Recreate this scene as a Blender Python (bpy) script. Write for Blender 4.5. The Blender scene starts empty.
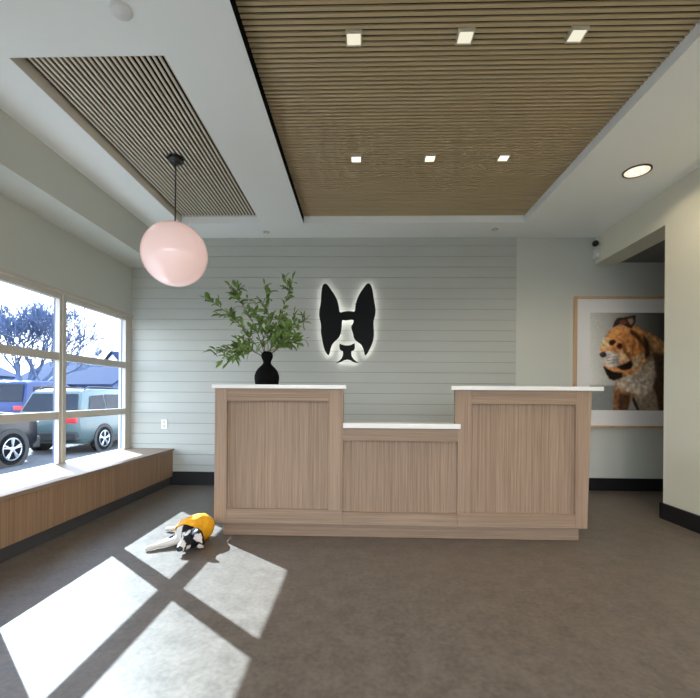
import bpy, bmesh, math, random
from mathutils import Vector, Matrix, noise
PI = math.pi
C = bpy.context.scene.collection
SC = bpy.context.scene

# ------------------------------------------------------------------ helpers
def s2l(c):
    c = c / 255.0
    return c / 12.92 if c <= .04045 else ((c + .055) / 1.055) ** 2.4
def rgb(r, g, b): return (s2l(r), s2l(g), s2l(b), 1.0)

def newmat(name):
    m = bpy.data.materials.new(name); m.use_nodes = True
    nt = m.node_tree; nt.nodes.clear()
    out = nt.nodes.new('ShaderNodeOutputMaterial')
    return m, nt, out
def pbr(name, col, rough=.5, metal=0.0, spec=.5, emit=None, estr=0.0, noise_amt=0.0, nscale=8.0, stretch=(1, 1, 1), bump=0.0, coat=0.0, trans=0.0):
    m, nt, out = newmat(name)
    p = nt.nodes.new('ShaderNodeBsdfPrincipled')
    p.inputs['Base Color'].default_value = col
    p.inputs['Roughness'].default_value = rough
    p.inputs['Metallic'].default_value = metal
    p.inputs['Specular IOR Level'].default_value = spec
    p.inputs['Coat Weight'].default_value = coat
    if emit:
        p.inputs['Emission Color'].default_value = emit
        p.inputs['Emission Strength'].default_value = estr
    if noise_amt or bump:
        tc = nt.nodes.new('ShaderNodeTexCoord'); mp = nt.nodes.new('ShaderNodeMapping')
        mp.inputs['Scale'].default_value = stretch
        nz = nt.nodes.new('ShaderNodeTexNoise'); nz.inputs['Scale'].default_value = nscale; nz.inputs['Detail'].default_value = 6
        nt.links.new(tc.outputs['Object'], mp.inputs[0]); nt.links.new(mp.outputs[0], nz.inputs['Vector'])
        if noise_amt:
            r = nt.nodes.new('ShaderNodeValToRGB')
            a = 1 - noise_amt; b = 1 + noise_amt
            r.color_ramp.elements[0].position = .3; r.color_ramp.elements[1].position = .7
            r.color_ramp.elements[0].color = (col[0] * a, col[1] * a, col[2] * a, 1)
            r.color_ramp.elements[1].color = (min(1, col[0] * b), min(1, col[1] * b), min(1, col[2] * b), 1)
            nt.links.new(nz.outputs['Fac'], r.inputs[0]); nt.links.new(r.outputs[0], p.inputs['Base Color'])
        if bump:
            bp = nt.nodes.new('ShaderNodeBump'); bp.inputs['Strength'].default_value = bump; bp.inputs['Distance'].default_value = .01
            nt.links.new(nz.outputs['Fac'], bp.inputs['Height']); nt.links.new(bp.outputs[0], p.inputs['Normal'])
    nt.links.new(p.outputs[0], out.inputs[0])
    return m
def wood(name, c1, c2, axis='z', rough=.5, fine=60.0, spec=.3):
    m, nt, out = newmat(name)
    p = nt.nodes.new('ShaderNodeBsdfPrincipled'); p.inputs['Roughness'].default_value = rough
    p.inputs['Specular IOR Level'].default_value = spec
    tc = nt.nodes.new('ShaderNodeTexCoord')
    st = {'z': (1, 1, .012), 'x': (.012, 1, 1), 'y': (1, .012, 1)}[axis]
    mp = nt.nodes.new('ShaderNodeMapping'); mp.inputs['Scale'].default_value = st
    n1 = nt.nodes.new('ShaderNodeTexNoise'); n1.inputs['Scale'].default_value = fine; n1.inputs['Detail'].default_value = 5
    n2 = nt.nodes.new('ShaderNodeTexNoise'); n2.inputs['Scale'].default_value = fine * 3.1; n2.inputs['Detail'].default_value = 2
    st3 = {'z': (1, 1, .0), 'x': (.0, 1, 1), 'y': (1, .0, 1)}[axis]
    mp3 = nt.nodes.new('ShaderNodeMapping'); mp3.inputs['Scale'].default_value = st3
    n3 = nt.nodes.new('ShaderNodeTexNoise'); n3.inputs['Scale'].default_value = 5.0; n3.inputs['Detail'].default_value = 1
    nt.links.new(tc.outputs['Object'], mp.inputs[0]); nt.links.new(tc.outputs['Object'], mp3.inputs[0])
    for n in (n1, n2): nt.links.new(mp.outputs[0], n.inputs['Vector'])
    nt.links.new(mp3.outputs[0], n3.inputs['Vector'])
    ad = nt.nodes.new('ShaderNodeMath'); ad.operation = 'ADD'
    nt.links.new(n1.outputs['Fac'], ad.inputs[0]); nt.links.new(n2.outputs['Fac'], ad.inputs[1])
    ad2 = nt.nodes.new('ShaderNodeMath'); ad2.operation = 'MULTIPLY_ADD'; ad2.inputs[1].default_value = .5
    nt.links.new(n3.outputs['Fac'], ad2.inputs[0]); nt.links.new(ad.outputs[0], ad2.inputs[2])
    r = nt.nodes.new('ShaderNodeMapRange'); r.inputs['From Min'].default_value = .95; r.inputs['From Max'].default_value = 1.55
    nt.links.new(ad2.outputs[0], r.inputs[0])
    mx = nt.nodes.new('ShaderNodeMix'); mx.data_type = 'RGBA'
    mx.inputs['A'].default_value = c1; mx.inputs['B'].default_value = c2
    nt.links.new(r.outputs[0], mx.inputs['Factor'])
    nt.links.new(mx.outputs['Result'], p.inputs['Base Color'])
    nt.links.new(p.outputs[0], out.inputs[0])
    return m
def glass(name, tint, refl=.08):
    m, nt, out = newmat(name)
    t = nt.nodes.new('ShaderNodeBsdfTransparent'); t.inputs[0].default_value = tint
    g = nt.nodes.new('ShaderNodeBsdfGlossy'); g.inputs['Roughness'].default_value = .02
    lw = nt.nodes.new('ShaderNodeLayerWeight'); lw.inputs['Blend'].default_value = .5
    pw = nt.nodes.new('ShaderNodeMath'); pw.operation = 'POWER'; pw.inputs[1].default_value = 6.2
    nt.links.new(lw.outputs['Facing'], pw.inputs[0])
    f = nt.nodes.new('ShaderNodeMath'); f.operation = 'MULTIPLY_ADD'; f.inputs[1].default_value = refl * 4; f.inputs[2].default_value = .03
    nt.links.new(pw.outputs[0], f.inputs[0])
    mx = nt.nodes.new('ShaderNodeMixShader')
    nt.links.new(f.outputs[0], mx.inputs[0]); nt.links.new(t.outputs[0], mx.inputs[1]); nt.links.new(g.outputs[0], mx.inputs[2])
    nt.links.new(mx.outputs[0], out.inputs[0])
    return m
def emis(name, col, s):
    m, nt, out = newmat(name)
    e = nt.nodes.new('ShaderNodeEmission'); e.inputs[0].default_value = col; e.inputs[1].default_value = s
    nt.links.new(e.outputs[0], out.inputs[0]); return m
def vcol(name, rough=.6, spec=.3):
    m, nt, out = newmat(name)
    p = nt.nodes.new('ShaderNodeBsdfPrincipled'); p.inputs['Roughness'].default_value = rough
    p.inputs['Specular IOR Level'].default_value = spec
    a = nt.nodes.new('ShaderNodeAttribute'); a.attribute_name = 'Col'
    nt.links.new(a.outputs['Color'], p.inputs['Base Color']); nt.links.new(p.outputs[0], out.inputs[0])
    return m

def tag(o, label=None, cat=None, group=None, kind=None):
    if label: o['label'] = label
    if cat: o['category'] = cat
    if group: o['group'] = group
    if kind: o['kind'] = kind
    return o
def thing(name, label, cat, loc=(0, 0, 0), group=None, kind=None, rz=0):
    o = bpy.data.objects.new(name, None); C.objects.link(o); o.location = loc; o.rotation_euler = (0, 0, rz)
    o.empty_display_size = .1
    return tag(o, label, cat, group, kind)
def obj(name, bm, mat, parent=None, smooth=False, local=False):
    """link a bmesh as one object. Coordinates are world unless local=True (then relative to parent)"""
    me = bpy.data.meshes.new(name)
    bmesh.ops.recalc_face_normals(bm, faces=bm.faces[:])
    bm.to_mesh(me); bm.free()
    if smooth:
        for p in me.polygons: p.use_smooth = True
    o = bpy.data.objects.new(name, me); C.objects.link(o)
    mats = mat if isinstance(mat, (list, tuple)) else [mat]
    for m in mats: me.materials.append(m)
    if parent is not None:
        o.parent = parent
        if not local:
            off = Vector((0, 0, 0)); q = parent
            while q is not None: off += q.location; q = q.parent
            me.transform(Matrix.Translation(-off))
    return o
def autosmooth(o, ang=35):
    for p in o.data.polygons: p.use_smooth = True
    o.data.set_sharp_from_angle(angle=math.radians(ang))
    return o
BM = bmesh.new
def box(bm, x0, x1, y0, y1, z0, z1, mi=0):
    v = [bm.verts.new((x, y, z)) for z in (z0, z1) for y in (y0, y1) for x in (x0, x1)]
    fs = [(0, 1, 3, 2), (4, 6, 7, 5), (0, 4, 5, 1), (2, 3, 7, 6), (0, 2, 6, 4), (1, 5, 7, 3)]
    for f in fs:
        fc = bm.faces.new([v[i] for i in f]); fc.material_index = mi
    return v
def bevel(bm, w, seg=2):
    bmesh.ops.bevel(bm, geom=bm.edges[:], offset=w, segments=seg, affect='EDGES', profile=.5)
def lathe(bm, prof, c, axis='z', n=32, cap=True):
    rings = []
    for r, h in prof:
        ring = []
        for i in range(n):
            a = 2 * PI * i / n
            if axis == 'z': p = (c[0] + r * math.cos(a), c[1] + r * math.sin(a), c[2] + h)
            elif axis == 'x': p = (c[0] + h, c[1] + r * math.cos(a), c[2] + r * math.sin(a))
            else: p = (c[0] + r * math.cos(a), c[1] + h, c[2] + r * math.sin(a))
            ring.append(bm.verts.new(p))
        rings.append(ring)
    for a, b in zip(rings, rings[1:]):
        for i in range(n):
            bm.faces.new((a[i], a[(i + 1) % n], b[(i + 1) % n], b[i]))
    if cap:
        bm.faces.new(rings[0]); bm.faces.new(rings[-1])
def tube(bm, pts, rad, n=8):
    pts = [Vector(p) for p in pts]
    rs = rad if isinstance(rad, (list, tuple)) else [rad] * len(pts)
    rings = []
    for i, p in enumerate(pts):
        d = (pts[min(i + 1, len(pts) - 1)] - pts[max(i - 1, 0)])
        if d.length < 1e-9: d = Vector((0, 0, 1))
        d.normalize()
        u = d.orthogonal().normalized() if i == 0 else (u - d * u.dot(d))
        if u.length < 1e-6: u = d.orthogonal()
        u.normalize(); w = d.cross(u)
        rings.append([bm.verts.new(p + (u * math.cos(2 * PI * k / n) + w * math.sin(2 * PI * k / n)) * rs[i]) for k in range(n)])
    for a, b in zip(rings, rings[1:]):
        for k in range(n): bm.faces.new((a[k], a[(k + 1) % n], b[(k + 1) % n], b[k]))
    bm.faces.new(rings[0]); bm.faces.new(rings[-1])
def prism_y(bm, poly, y0, y1):
    """polygon in XZ extruded along Y"""
    a = [bm.verts.new((p[0], y0, p[1])) for p in poly]; b = [bm.verts.new((p[0], y1, p[1])) for p in poly]
    bm.faces.new(a); bm.faces.new(b)
    n = len(poly)
    for i in range(n): bm.faces.new((a[i], a[(i + 1) % n], b[(i + 1) % n], b[i]))
def prism_z(bm, poly, z0, z1):
    a = [bm.verts.new((p[0], p[1], z0)) for p in poly]; b = [bm.verts.new((p[0], p[1], z1)) for p in poly]
    bm.faces.new(a); bm.faces.new(b)
    n = len(poly)
    for i in range(n): bm.faces.new((a[i], a[(i + 1) % n], b[(i + 1) % n], b[i]))

# ------------------------------------------------------------------ materials
M = {}
M['wall'] = pbr('wall_paint', rgb(204, 206, 197), .75, spec=.2, noise_amt=.012, nscale=3)
M['wall_lit'] = pbr('lit_wall_paint', rgb(226, 223, 205), .75, spec=.2)  # wall paint made lighter and warmer, lamp light put into the colour
M['hall_shade'] = pbr('hallway_shade_paint', rgb(120, 122, 116), .8)  # darkened paint, the dimness of the hallway is put into the colour
M['shiplap'] = pbr('shiplap_paint', rgb(186, 189, 182), .5, spec=.25, noise_amt=.015, nscale=5, stretch=(.2, 1, 1))
M['groove'] = pbr('shiplap_groove_paint', rgb(120, 122, 118), .8)
M['ceiling'] = pbr('ceiling_paint', rgb(248, 251, 249), .85, spec=.1)
M['black_base'] = pbr('black_vinyl_base', rgb(22, 23, 27), .45)
M['veneer_v'] = wood('oak_veneer_vertical', rgb(131, 108, 89), rgb(164, 140, 119), 'z', .5, 90)
M['veneer_h'] = wood('oak_veneer_horizontal', rgb(134, 111, 92), rgb(163, 139, 118), 'x', .5, 80)
M['veneer_s'] = wood('oak_veneer_stile', rgb(138, 115, 96), rgb(165, 141, 120), 'z', .5, 80)
M['bench_front'] = wood('bench_oak_front', rgb(136, 108, 84), rgb(164, 134, 108), 'z', .5, 40)
M['bench_top'] = wood('bench_oak_top', rgb(134, 112, 93), rgb(156, 134, 114), 'y', .4)
M['quartz'] = pbr('white_quartz', rgb(232, 231, 228), .25, noise_amt=.02, nscale=20)
M['slat_light'] = wood('slat_grey_oak', rgb(212, 203, 186), rgb(228, 219, 202), 'y', .6, 30)
M['slat_brown'] = wood('slat_brown_oak', rgb(188, 168, 130), rgb(204, 184, 147), 'x', .6, 30)
M['felt'] = pbr('black_acoustic_felt', rgb(9, 8, 7), .95, spec=.1)
M['side_shade'] = pbr('recess_side_shade', rgb(215, 208, 196), .7)
M['spot_dim'] = emis('dim_spot_lens', (1, .95, .74, 1), .75)
M['frame_paint'] = pbr('window_frame_paint', rgb(196, 190, 178), .5)
M['frame_shade'] = pbr('outer_frame_shade', rgb(92, 104, 130), .6)  # blue-grey tone stands in for the bluish shade on the window jambs
M['glass'] = glass('window_glass', (.96, .98, 1, 1))
M['white_plastic'] = pbr('white_plastic', rgb(225, 225, 222), .4)
M['black_metal'] = pbr('black_metal', rgb(18, 18, 19), .35, spec=.5)
M['opal'] = pbr('pink_opal_glass', rgb(245, 226, 222), .1, emit=rgb(255, 206, 198), estr=.34, spec=.6, coat=.6)
M['vase'] = pbr('black_ceramic', rgb(4, 4, 4), .8, spec=.12, noise_amt=.2, nscale=40, bump=.1)
M['leaf'] = pbr('olive_leaf', rgb(104, 132, 62), .45, noise_amt=.6, nscale=14)
M['stem'] = pbr('twig_bark', rgb(110, 100, 80), .8)
M['sign'] = pbr('black_sign_metal', rgb(5, 5, 6), .6, spec=.25)
M['led'] = emis('white_led', (1, .98, .95, 1), 16)
M['spot_lens'] = emis('warm_spot_lens', (1, .93, .72, 1), 1.6)
M['spot_trim'] = pbr('spot_trim', rgb(205, 198, 175), .5)
M['down_lens'] = pbr('downlight_reflector', rgb(235, 225, 210), .25, metal=.3, emit=rgb(255, 236, 210), estr=.75)
M['dark_ring'] = pbr('dark_ring', rgb(40, 38, 36), .4)
M['pale_oak'] = wood('picture_frame_oak', rgb(196, 158, 122), rgb(222, 188, 152), 'z', .5)
M['mat_board'] = pbr('mat_board', rgb(247, 245, 242), .8)
M['print'] = vcol('printed_photo', .5, .2)
M['pic_glass'] = glass('picture_glass', (1, 1, 1, 1))
M['fur'] = vcol('dog_fur', .7, .25)
M['coat'] = pbr('yellow_dog_coat', rgb(244, 172, 20), .6, noise_amt=.08, nscale=25, bump=.15)
M['coat_trim'] = pbr('pale_coat_trim', rgb(240, 214, 140), .7)
M['nose'] = pbr('dog_nose', rgb(20, 18, 20), .35)
M['eye'] = pbr('dog_eye', rgb(15, 10, 8), .1)
M['asphalt'] = pbr('asphalt', rgb(80, 78, 78), .9, noise_amt=.15, nscale=3)
M['walk'] = pbr('concrete_walk', rgb(150, 146, 142), .9, noise_amt=.08, nscale=2)
M['tyre'] = pbr('tyre_rubber', rgb(9, 9, 10), .9, spec=.1)
M['rim'] = pbr('alloy_rim', rgb(170, 174, 182), .3, metal=.7)
M['red_lens'] = pbr('red_lens', rgb(170, 40, 48), .2, emit=rgb(255, 60, 70), estr=.08)
M['clear_lens'] = pbr('clear_lens', rgb(220, 225, 235), .1, emit=rgb(255, 255, 255), estr=.3)
M['car_glass'] = pbr('tinted_car_glass', rgb(16, 28, 44), .1, spec=.45)
M['car_trim'] = pbr('car_black_trim', rgb(20, 21, 23), .6)
M['bark'] = pbr('hazy_bark', rgb(70, 86, 116), .9)  # blue cast of distance haze is mixed into the bark colour
M['grout'] = pbr('toe_kick_grey', rgb(66, 66, 68), .5)

# mottled sheet floor
def floor_mat():
    m, nt, out = newmat('mottled_sheet_floor')
    p = nt.nodes.new('ShaderNodeBsdfPrincipled'); p.inputs['Roughness'].default_value = .42
    p.inputs['Specular IOR Level'].default_value = .35
    tc = nt.nodes.new('ShaderNodeTexCoord')
    a = nt.nodes.new('ShaderNodeTexNoise'); a.inputs['Scale'].default_value = 9; a.inputs['Detail'].default_value = 8; a.inputs['Roughness'].default_value = .7
    b = nt.nodes.new('ShaderNodeTexNoise'); b.inputs['Scale'].default_value = 45; b.inputs['Detail'].default_value = 4
    for n in (a, b): nt.links.new(tc.outputs['Object'], n.inputs['Vector'])
    s = nt.nodes.new('ShaderNodeMath'); s.operation = 'MULTIPLY_ADD'; s.inputs[1].default_value = .6
    nt.links.new(b.outputs['Fac'], s.inputs[0]); nt.links.new(a.outputs['Fac'], s.inputs[2])
    r = nt.nodes.new('ShaderNodeValToRGB')
    r.color_ramp.elements[0].position = .62; r.color_ramp.elements[1].position = .98
    r.color_ramp.elements[0].color = rgb(93, 84, 76); r.color_ramp.elements[1].color = rgb(117, 107, 97)
    nt.links.new(s.outputs[0], r.inputs[0]); nt.links.new(r.outputs[0], p.inputs['Base Color'])
    rr = nt.nodes.new('ShaderNodeMapRange'); rr.inputs['To Min'].default_value = .36; rr.inputs['To Max'].default_value = .55
    nt.links.new(a.outputs['Fac'], rr.inputs[0]); nt.links.new(rr.outputs[0], p.inputs['Roughness'])
    nt.links.new(p.outputs[0], out.inputs[0]); return m
M['floor'] = floor_mat()

# ------------------------------------------------------------------ dimensions (metres; camera stands at x=0,y=0)
YW, XL, XR, ZC = 4.70, -2.706, 2.66, 2.887
YB = -2.6            # wall behind the camera
XH = 5.2            # far side of the hallway on the right
GZ = -.52            # street level outside

# ------------------------------------------------------------------ room shell
def struct(name, bm, mat, label, cat, parent=None):
    o = obj(name, bm, mat, parent)
    if parent is None: tag(o, label, cat, kind='structure')
    return o
bm = BM(); box(bm, XL - .15, XH + .1, YB - .1, YW + .1, -.15, 0)
struct('floor', bm, M['floor'], 'dark brown-grey mottled sheet floor across the lobby', 'floor')

xs = [XL - .15, -1.94, -1.077, -.625, 1.70, XH + .1]
ys = [YB - .1, -.55, 2.165, 4.20, 4.29, YW + .1]
bm = BM()
for i in range(5):
    for j in range(5):
        if i == 1 and j in (2, 3): continue
        if i == 3 and j in (1, 2, 3): continue
        box(bm, xs[i], xs[i + 1], ys[j], ys[j + 1], ZC, ZC + .16)
box(bm, XL - .5, XH + .2, YB - .3, YW + .3, ZC + .16, ZC + .3)
struct('ceiling', bm, M['ceiling'], 'white painted ceiling with two recessed openings for slatted panels', 'ceiling')

# back wall with painted shiplap boards
bm = BM(); box(bm, XL - .15, XH + .1, YW, YW + .12, 0, ZC)
wb = struct('wall_back', bm, M['wall'], 'pale grey back wall behind the reception desk, shiplap on its left part', 'wall')
bm = BM()
P = .1218
z = 2.79
zs = [ZC, z]
while z - P > .15: z -= P; zs.append(z)
zs.append(.14)
for a, b in zip(zs, zs[1:]):
    box(bm, XL, 1.772, YW - .012, YW + .001, b + .0022, a - .0022)
sl = obj('shiplap_panelling', bm, M['shiplap'], wb)
bm = BM(); box(bm, XL, 1.770, YW - .005, YW + .001, .14, ZC - .003)
obj('shiplap_backing', bm, M['groove'], wb)

# left wall with window openings
W1 = (1.69, 4.70); W2 = (-2.2, -.35)
zb, zt = .405, 1.965
bm = BM()
box(bm, XL - .15, XL, YB, YW, 0, zb)
box(bm, XL - .15, XL, YB, YW, zt, ZC)
box(bm, XL - .15, XL, YB, W2[0], zb, zt)
box(bm, XL - .15, XL, W2[1], W1[0], zb, zt)
struct('wall_left', bm, M['wall'], 'pale grey window wall along the left side of the lobby', 'wall')
bm = BM(); box(bm, XL, -2.338, YB, YW - .013, 2.538, ZC)
struct('trim_1', bm, M['wall'], 'pale grey boxed soffit running along the ceiling above the left windows', 'soffit')

# right wall: header beam + partition, hallway behind
YE = 3.63
bm = BM()
box(bm, XR, XR + .24, YE, YW, 2.575, ZC)
box(bm, XR, XR + .24, YB, YE, 0, ZC)
struct('wall_right', bm, M['wall_lit'], 'pale right wall ending at the hallway opening with a header above it', 'wall')
bm = BM(); box(bm, XR + .24, XH, 2.3, YW, 2.60, ZC)
struct('ceiling_hallway', bm, M['hall_shade'], 'shaded low ceiling of the hallway beyond the right wall', 'ceiling')
bm = BM(); box(bm, XH, XH + .1, 2.2, YW, 0, ZC); box(bm, XR + .24, XH, 2.2, 2.3, 0, ZC)
struct('wall_hallway', bm, M['wall'], 'hidden end walls of the hallway on the right', 'wall')
# wall behind the camera with a wide storefront opening added to let in fill daylight
bm = BM()
box(bm, XL - .15, XH, YB - .12, YB, 2.30, ZC)
box(bm, XL - .15, -2.3, YB - .12, YB, 0, 2.30)
box(bm, 2.5, XH, YB - .12, YB, 0, 2.30)
box(bm, -2.3, 2.5, YB - .12, YB, 0, .1)
struct('wall_front', bm, M['wall'], 'pale wall behind the viewer around the added storefront', 'wall')
bm = BM()
for x in (-2.3, -1.1, .1, 1.3, 2.44): box(bm, x, x + .06, YB - .09, YB - .02, .1, 2.30)
for zz in (.1, 1.05, 2.24): box(bm, -2.3, 2.5, YB - .085, YB - .025, zz, zz + .06)
w3 = struct('fill_window_3', bm, M['frame_paint'], 'unseen storefront added behind the viewer to let in fill light', 'window')
bm = BM(); bm.faces.new([bm.verts.new((xx, YB - .058, zz)) for xx, zz in ((-2.3, .1), (2.5, .1), (2.5, 2.30), (-2.3, 2.30))]); obj('pane', bm, M['glass'], w3)

# baseboards
bm = BM(); box(bm, -2.24, 1.772, YW - .026, YW - .012, 0, .155); box(bm, 1.772, XH, YW - .02, YW, 0, .14)
struct('baseboard_back', bm, M['black_base'], 'black vinyl baseboard along the foot of the back wall', 'baseboard')
bm = BM(); box(bm, XR - .018, XR, YB, YE + .018, 0, .137); box(bm, XR - .018, XR + .24, YE, YE + .018, 0, .137)
struct('baseboard_right', bm, M['black_base'], 'black vinyl baseboard along the right wall', 'baseboard')

# windows
def window(name, y0, y1, mull, label):
    bm = BM()
    d0, d1 = XL - .05, XL + .004
    t = .06
    ex = BM(); dx = XL - .034
    box(bm, dx, d1, y0, y1, zt - t, zt)                 # head
    box(bm, dx, d1, y0, y1, zb, zb + .022)              # sill
    jw = .125
    for q in ((bm, dx, d1), (ex, d0, dx)):
        e_ = .0012 if q[0] is bm else -.0008
        box(q[0], q[1], q[2] + e_, y1 - jw, y1 - .001, zb, zt); box(q[0], q[1], q[2] + e_, y0, y0 + .07, zb, zt)
    box(ex, d0, dx, y0, y1, zt - t, zt); box(ex, d0, dx, y0, y1, zb, zb + .022)
    for m in mull: box(bm, dx, d1 + .0015, m - .0425, m + .0425, zb, zt); box(ex, d0, dx, m - .0425, m + .0425, zb, zt)
    for zz in (.858, 1.388): box(ex, d0 + .004, dx, y0, y1, zz - .034, zz + .034); box(bm, dx, d1 - .002, y0, y1, zz - .034, zz + .034)
    # narrow raised inner beads
    for m in mull: box(bm, d1, d1 + .012, m - .012, m + .03, zb, zt)
    box(bm, d1, d1 + .02, y0, y1 - .001, zt - .012, zt + .02)
    w = struct(name, bm, M['frame_paint'], label, 'window')
    obj('outer_frame', ex, M['frame_shade'], w)
    ed = [y0 + .07] + [v for m in sorted(mull) for v in (m - .0425, m + .0425)] + [y1 - jw]
    for k in range(0, len(ed), 2):
        for za, zc in ((zb + .022, .824), (.892, 1.354), (1.422, zt - t)):
            b = BM(); b.faces.new([b.verts.new((XL - .034, yy, zz)) for yy, zz in ((ed[k], za), (ed[k + 1], za), (ed[k + 1], zc), (ed[k], zc))]); obj('pane', b, M['glass'], w)
    return w
window('window_1', W1[0], W1[1], (3.597, 2.645), 'large window of nine panes with pale frames above the left bench')
window('fill_window_2', W2[0], W2[1], (-1.3,), 'unseen paned window added along the left wall beside the viewer to let in light')  # unseen window, added so more skylight enters the room

# ------------------------------------------------------------------ slatted ceiling panels
def slat_panel(name, x0, x1, y0, y1, along, mat, label):
    t = thing(name, label, 'ceiling panel', ((x0 + x1) / 2, (y0 + y1) / 2, ZC + .07))
    b = BM(); box(b, x0 + .002, x1 - .002, y0 + .002, y1 - .002, ZC + .088, ZC + .15); obj('backing', b, M['felt'], t)
    b = BM(); pitch = .034; w = .016 if along == 'y' else .0195
    if along == 'y':
        n = int((x1 - x0 - .02) / pitch)
        o = x0 + (x1 - x0 - (n - 1) * pitch) / 2
        for i in range(n): box(b, o + i * pitch - w / 2, o + i * pitch + w / 2, y0 + .004, y1 - .004, ZC + .07, ZC + .079)
    else:
        n = int((y1 - y0 - .02) / pitch)
        o = y1 - .02
        for i in range(n): box(b, x0 + .004, x1 - .004, o - i * pitch - w / 2, o - i * pitch + w / 2, ZC + .07, ZC + .079)
    obj('slats', b, mat, t)
    b = BM(); box(b, x0 + .0005, x0 + .004, y0 + .002, y1 - .002, ZC + .001, ZC + .15); obj('recess_shade_strip', b, M['side_shade'] if along == 'y' else M['felt'], t)  # side strip added; its tone stands in for shade inside the recess
    return t
slat_panel('slatted_ceiling_panel', -1.94, -1.077, 2.165, 4.29, 'y', M['slat_light'], 'narrow grey slatted ceiling panel on the left, pendant globe hanging from it')
slat_panel('slatted_ceiling_panel', -.625, 1.70, -.55, 4.29, 'x', M['slat_brown'], 'wide brown slatted ceiling panel with six small square lights')

# ------------------------------------------------------------------ ceiling fixtures
def add_light(name, kind, loc, energy, parent, color=(1, 1, 1), size=.05, spot=2.2, blend=.6):
    l = bpy.data.lights.new(name, kind); l.energy = energy; l.color = color
    if kind == 'SPOT': l.spot_size = spot; l.spot_blend = blend; l.shadow_soft_size = size
    elif kind == 'AREA': l.size = size
    else: l.shadow_soft_size = size
    o = bpy.data.objects.new(name, l); C.objects.link(o); o.location = loc
    if parent is not None: o.parent = parent; o.location = Vector(loc) - parent.location
    return o
pos = ('left', 'middle', 'right')
for r, y in enumerate((2.15, 3.24)):
    for k, x in enumerate((-.052, .535, 1.115)):
        row = 'front row nearer the viewer' if r == 0 else 'back row nearer the desk'
        t = thing('square_spotlight', 'small square ceiling spotlight, %s one in the %s' % (pos[k], row), 'ceiling light', (x, y, ZC + .065), 'square lights in the slatted ceiling')
        b = BM(); h = .043; e = .036
        box(b, x - h, x + h, y - h, y - e, ZC + .056, ZC + .12); box(b, x - h, x + h, y + e, y + h, ZC + .056, ZC + .12)
        box(b, x - h, x - e, y - e, y + e, ZC + .056, ZC + .12); box(b, x + e, x + h, y - e, y + e, ZC + .056, ZC + .12)
        obj('trim_frame', b, M['spot_trim'], t)
        b = BM(); box(b, x - e, x + e, y - e, y + e, ZC + .060, ZC + .075)
        obj('lens', b, M['spot_lens'] if r else M['spot_dim'] if 'spot_dim' in M else M['spot_lens'], t)
        add_light('spot_lamp', 'SPOT', (x, y, ZC + .05), 9, t, (1, .9, .72), .03, 1.9, .8)
def downlight(x, y, label, en):
    t = thing('recessed_downlight', label, 'ceiling light', (x, y, ZC), 'round downlights by the right wall')
    b = BM(); lathe(b, [(.088, .004), (.103, .004), (.103, -.006), (.092, -.008), (.088, -.004)], (x, y, ZC), n=40, cap=False); autosmooth(obj('trim_ring', b, M['dark_ring'], t))
    b = BM(); lathe(b, [(.001, -.001), (.05, -.002), (.089, -.005)], (x, y, ZC), n=40, cap=False); obj('reflector', b, M['down_lens'], t, True)
    b = BM()
    for a in range(6): 
        lathe(b, [(.002, -.010), (.011, -.008), (.012, -.004)], (x + .042 * math.cos(a * PI / 3), y + .042 * math.sin(a * PI / 3), ZC), n=10, cap=False)
    obj('lamp_lenses', b, M['spot_lens'], t, True)
    add_light('down_lamp', 'SPOT', (x, y, ZC - .02), en, t, (1, .84, .62), .05, 2.7, .35)
downlight(2.215, 3.331, 'round downlight with dark rim in the white ceiling at right', 5)
downlight(2.28, 2.45, 'round downlight in the white ceiling nearer the viewer at right, out of frame', 42)
for k, (x, y, pl) in enumerate(((2.2, -.6, 'on the right'), (.55, -1.2, 'in the middle'), (-1.2, -.6, 'on the left'))):  # fill lamps added out of view to brighten the room
    downlight(x, y, 'unseen round downlight added behind the viewer as fill, %s' % pl, 52)

t = thing('smoke_detector', 'round white smoke detector on the ceiling left of the wide slatted panel', 'smoke detector', (-1.156, 1.90, ZC))
b = BM(); lathe(b, [(.046, 0), (.046, -.012), (.042, -.02), (.03, -.026), (.001, -.027)], (-1.156, 1.90, ZC), n=32); autosmooth(obj('body', b, M['white_plastic'], t))
b = BM(); lathe(b, [(.05, 0), (.05, -.006), (.045, -.007)], (-1.156, 1.90, ZC), n=32); obj('mounting_ring', b, M['white_plastic'], t)
for x, y, w in ((-1.075, 4.52, 'left'), (1.449, 4.46, 'right')):
    t = thing('sprinkler_cap', 'tiny flush white sprinkler cap in the ceiling strip above the %s part of back wall' % w, 'sprinkler', (x, y, ZC), 'sprinkler caps')
    b = BM(); lathe(b, [(.035, 0), (.035, -.004), (.03, -.007), (.001, -.008)], (x, y, ZC), n=24); obj('cover_plate', b, M['spot_trim'], t)
    b = BM(); lathe(b, [(.012, -.006), (.012, -.016), (.001, -.017)], (x, y, ZC), n=12); obj('head', b, M['white_plastic'], t)

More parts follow.
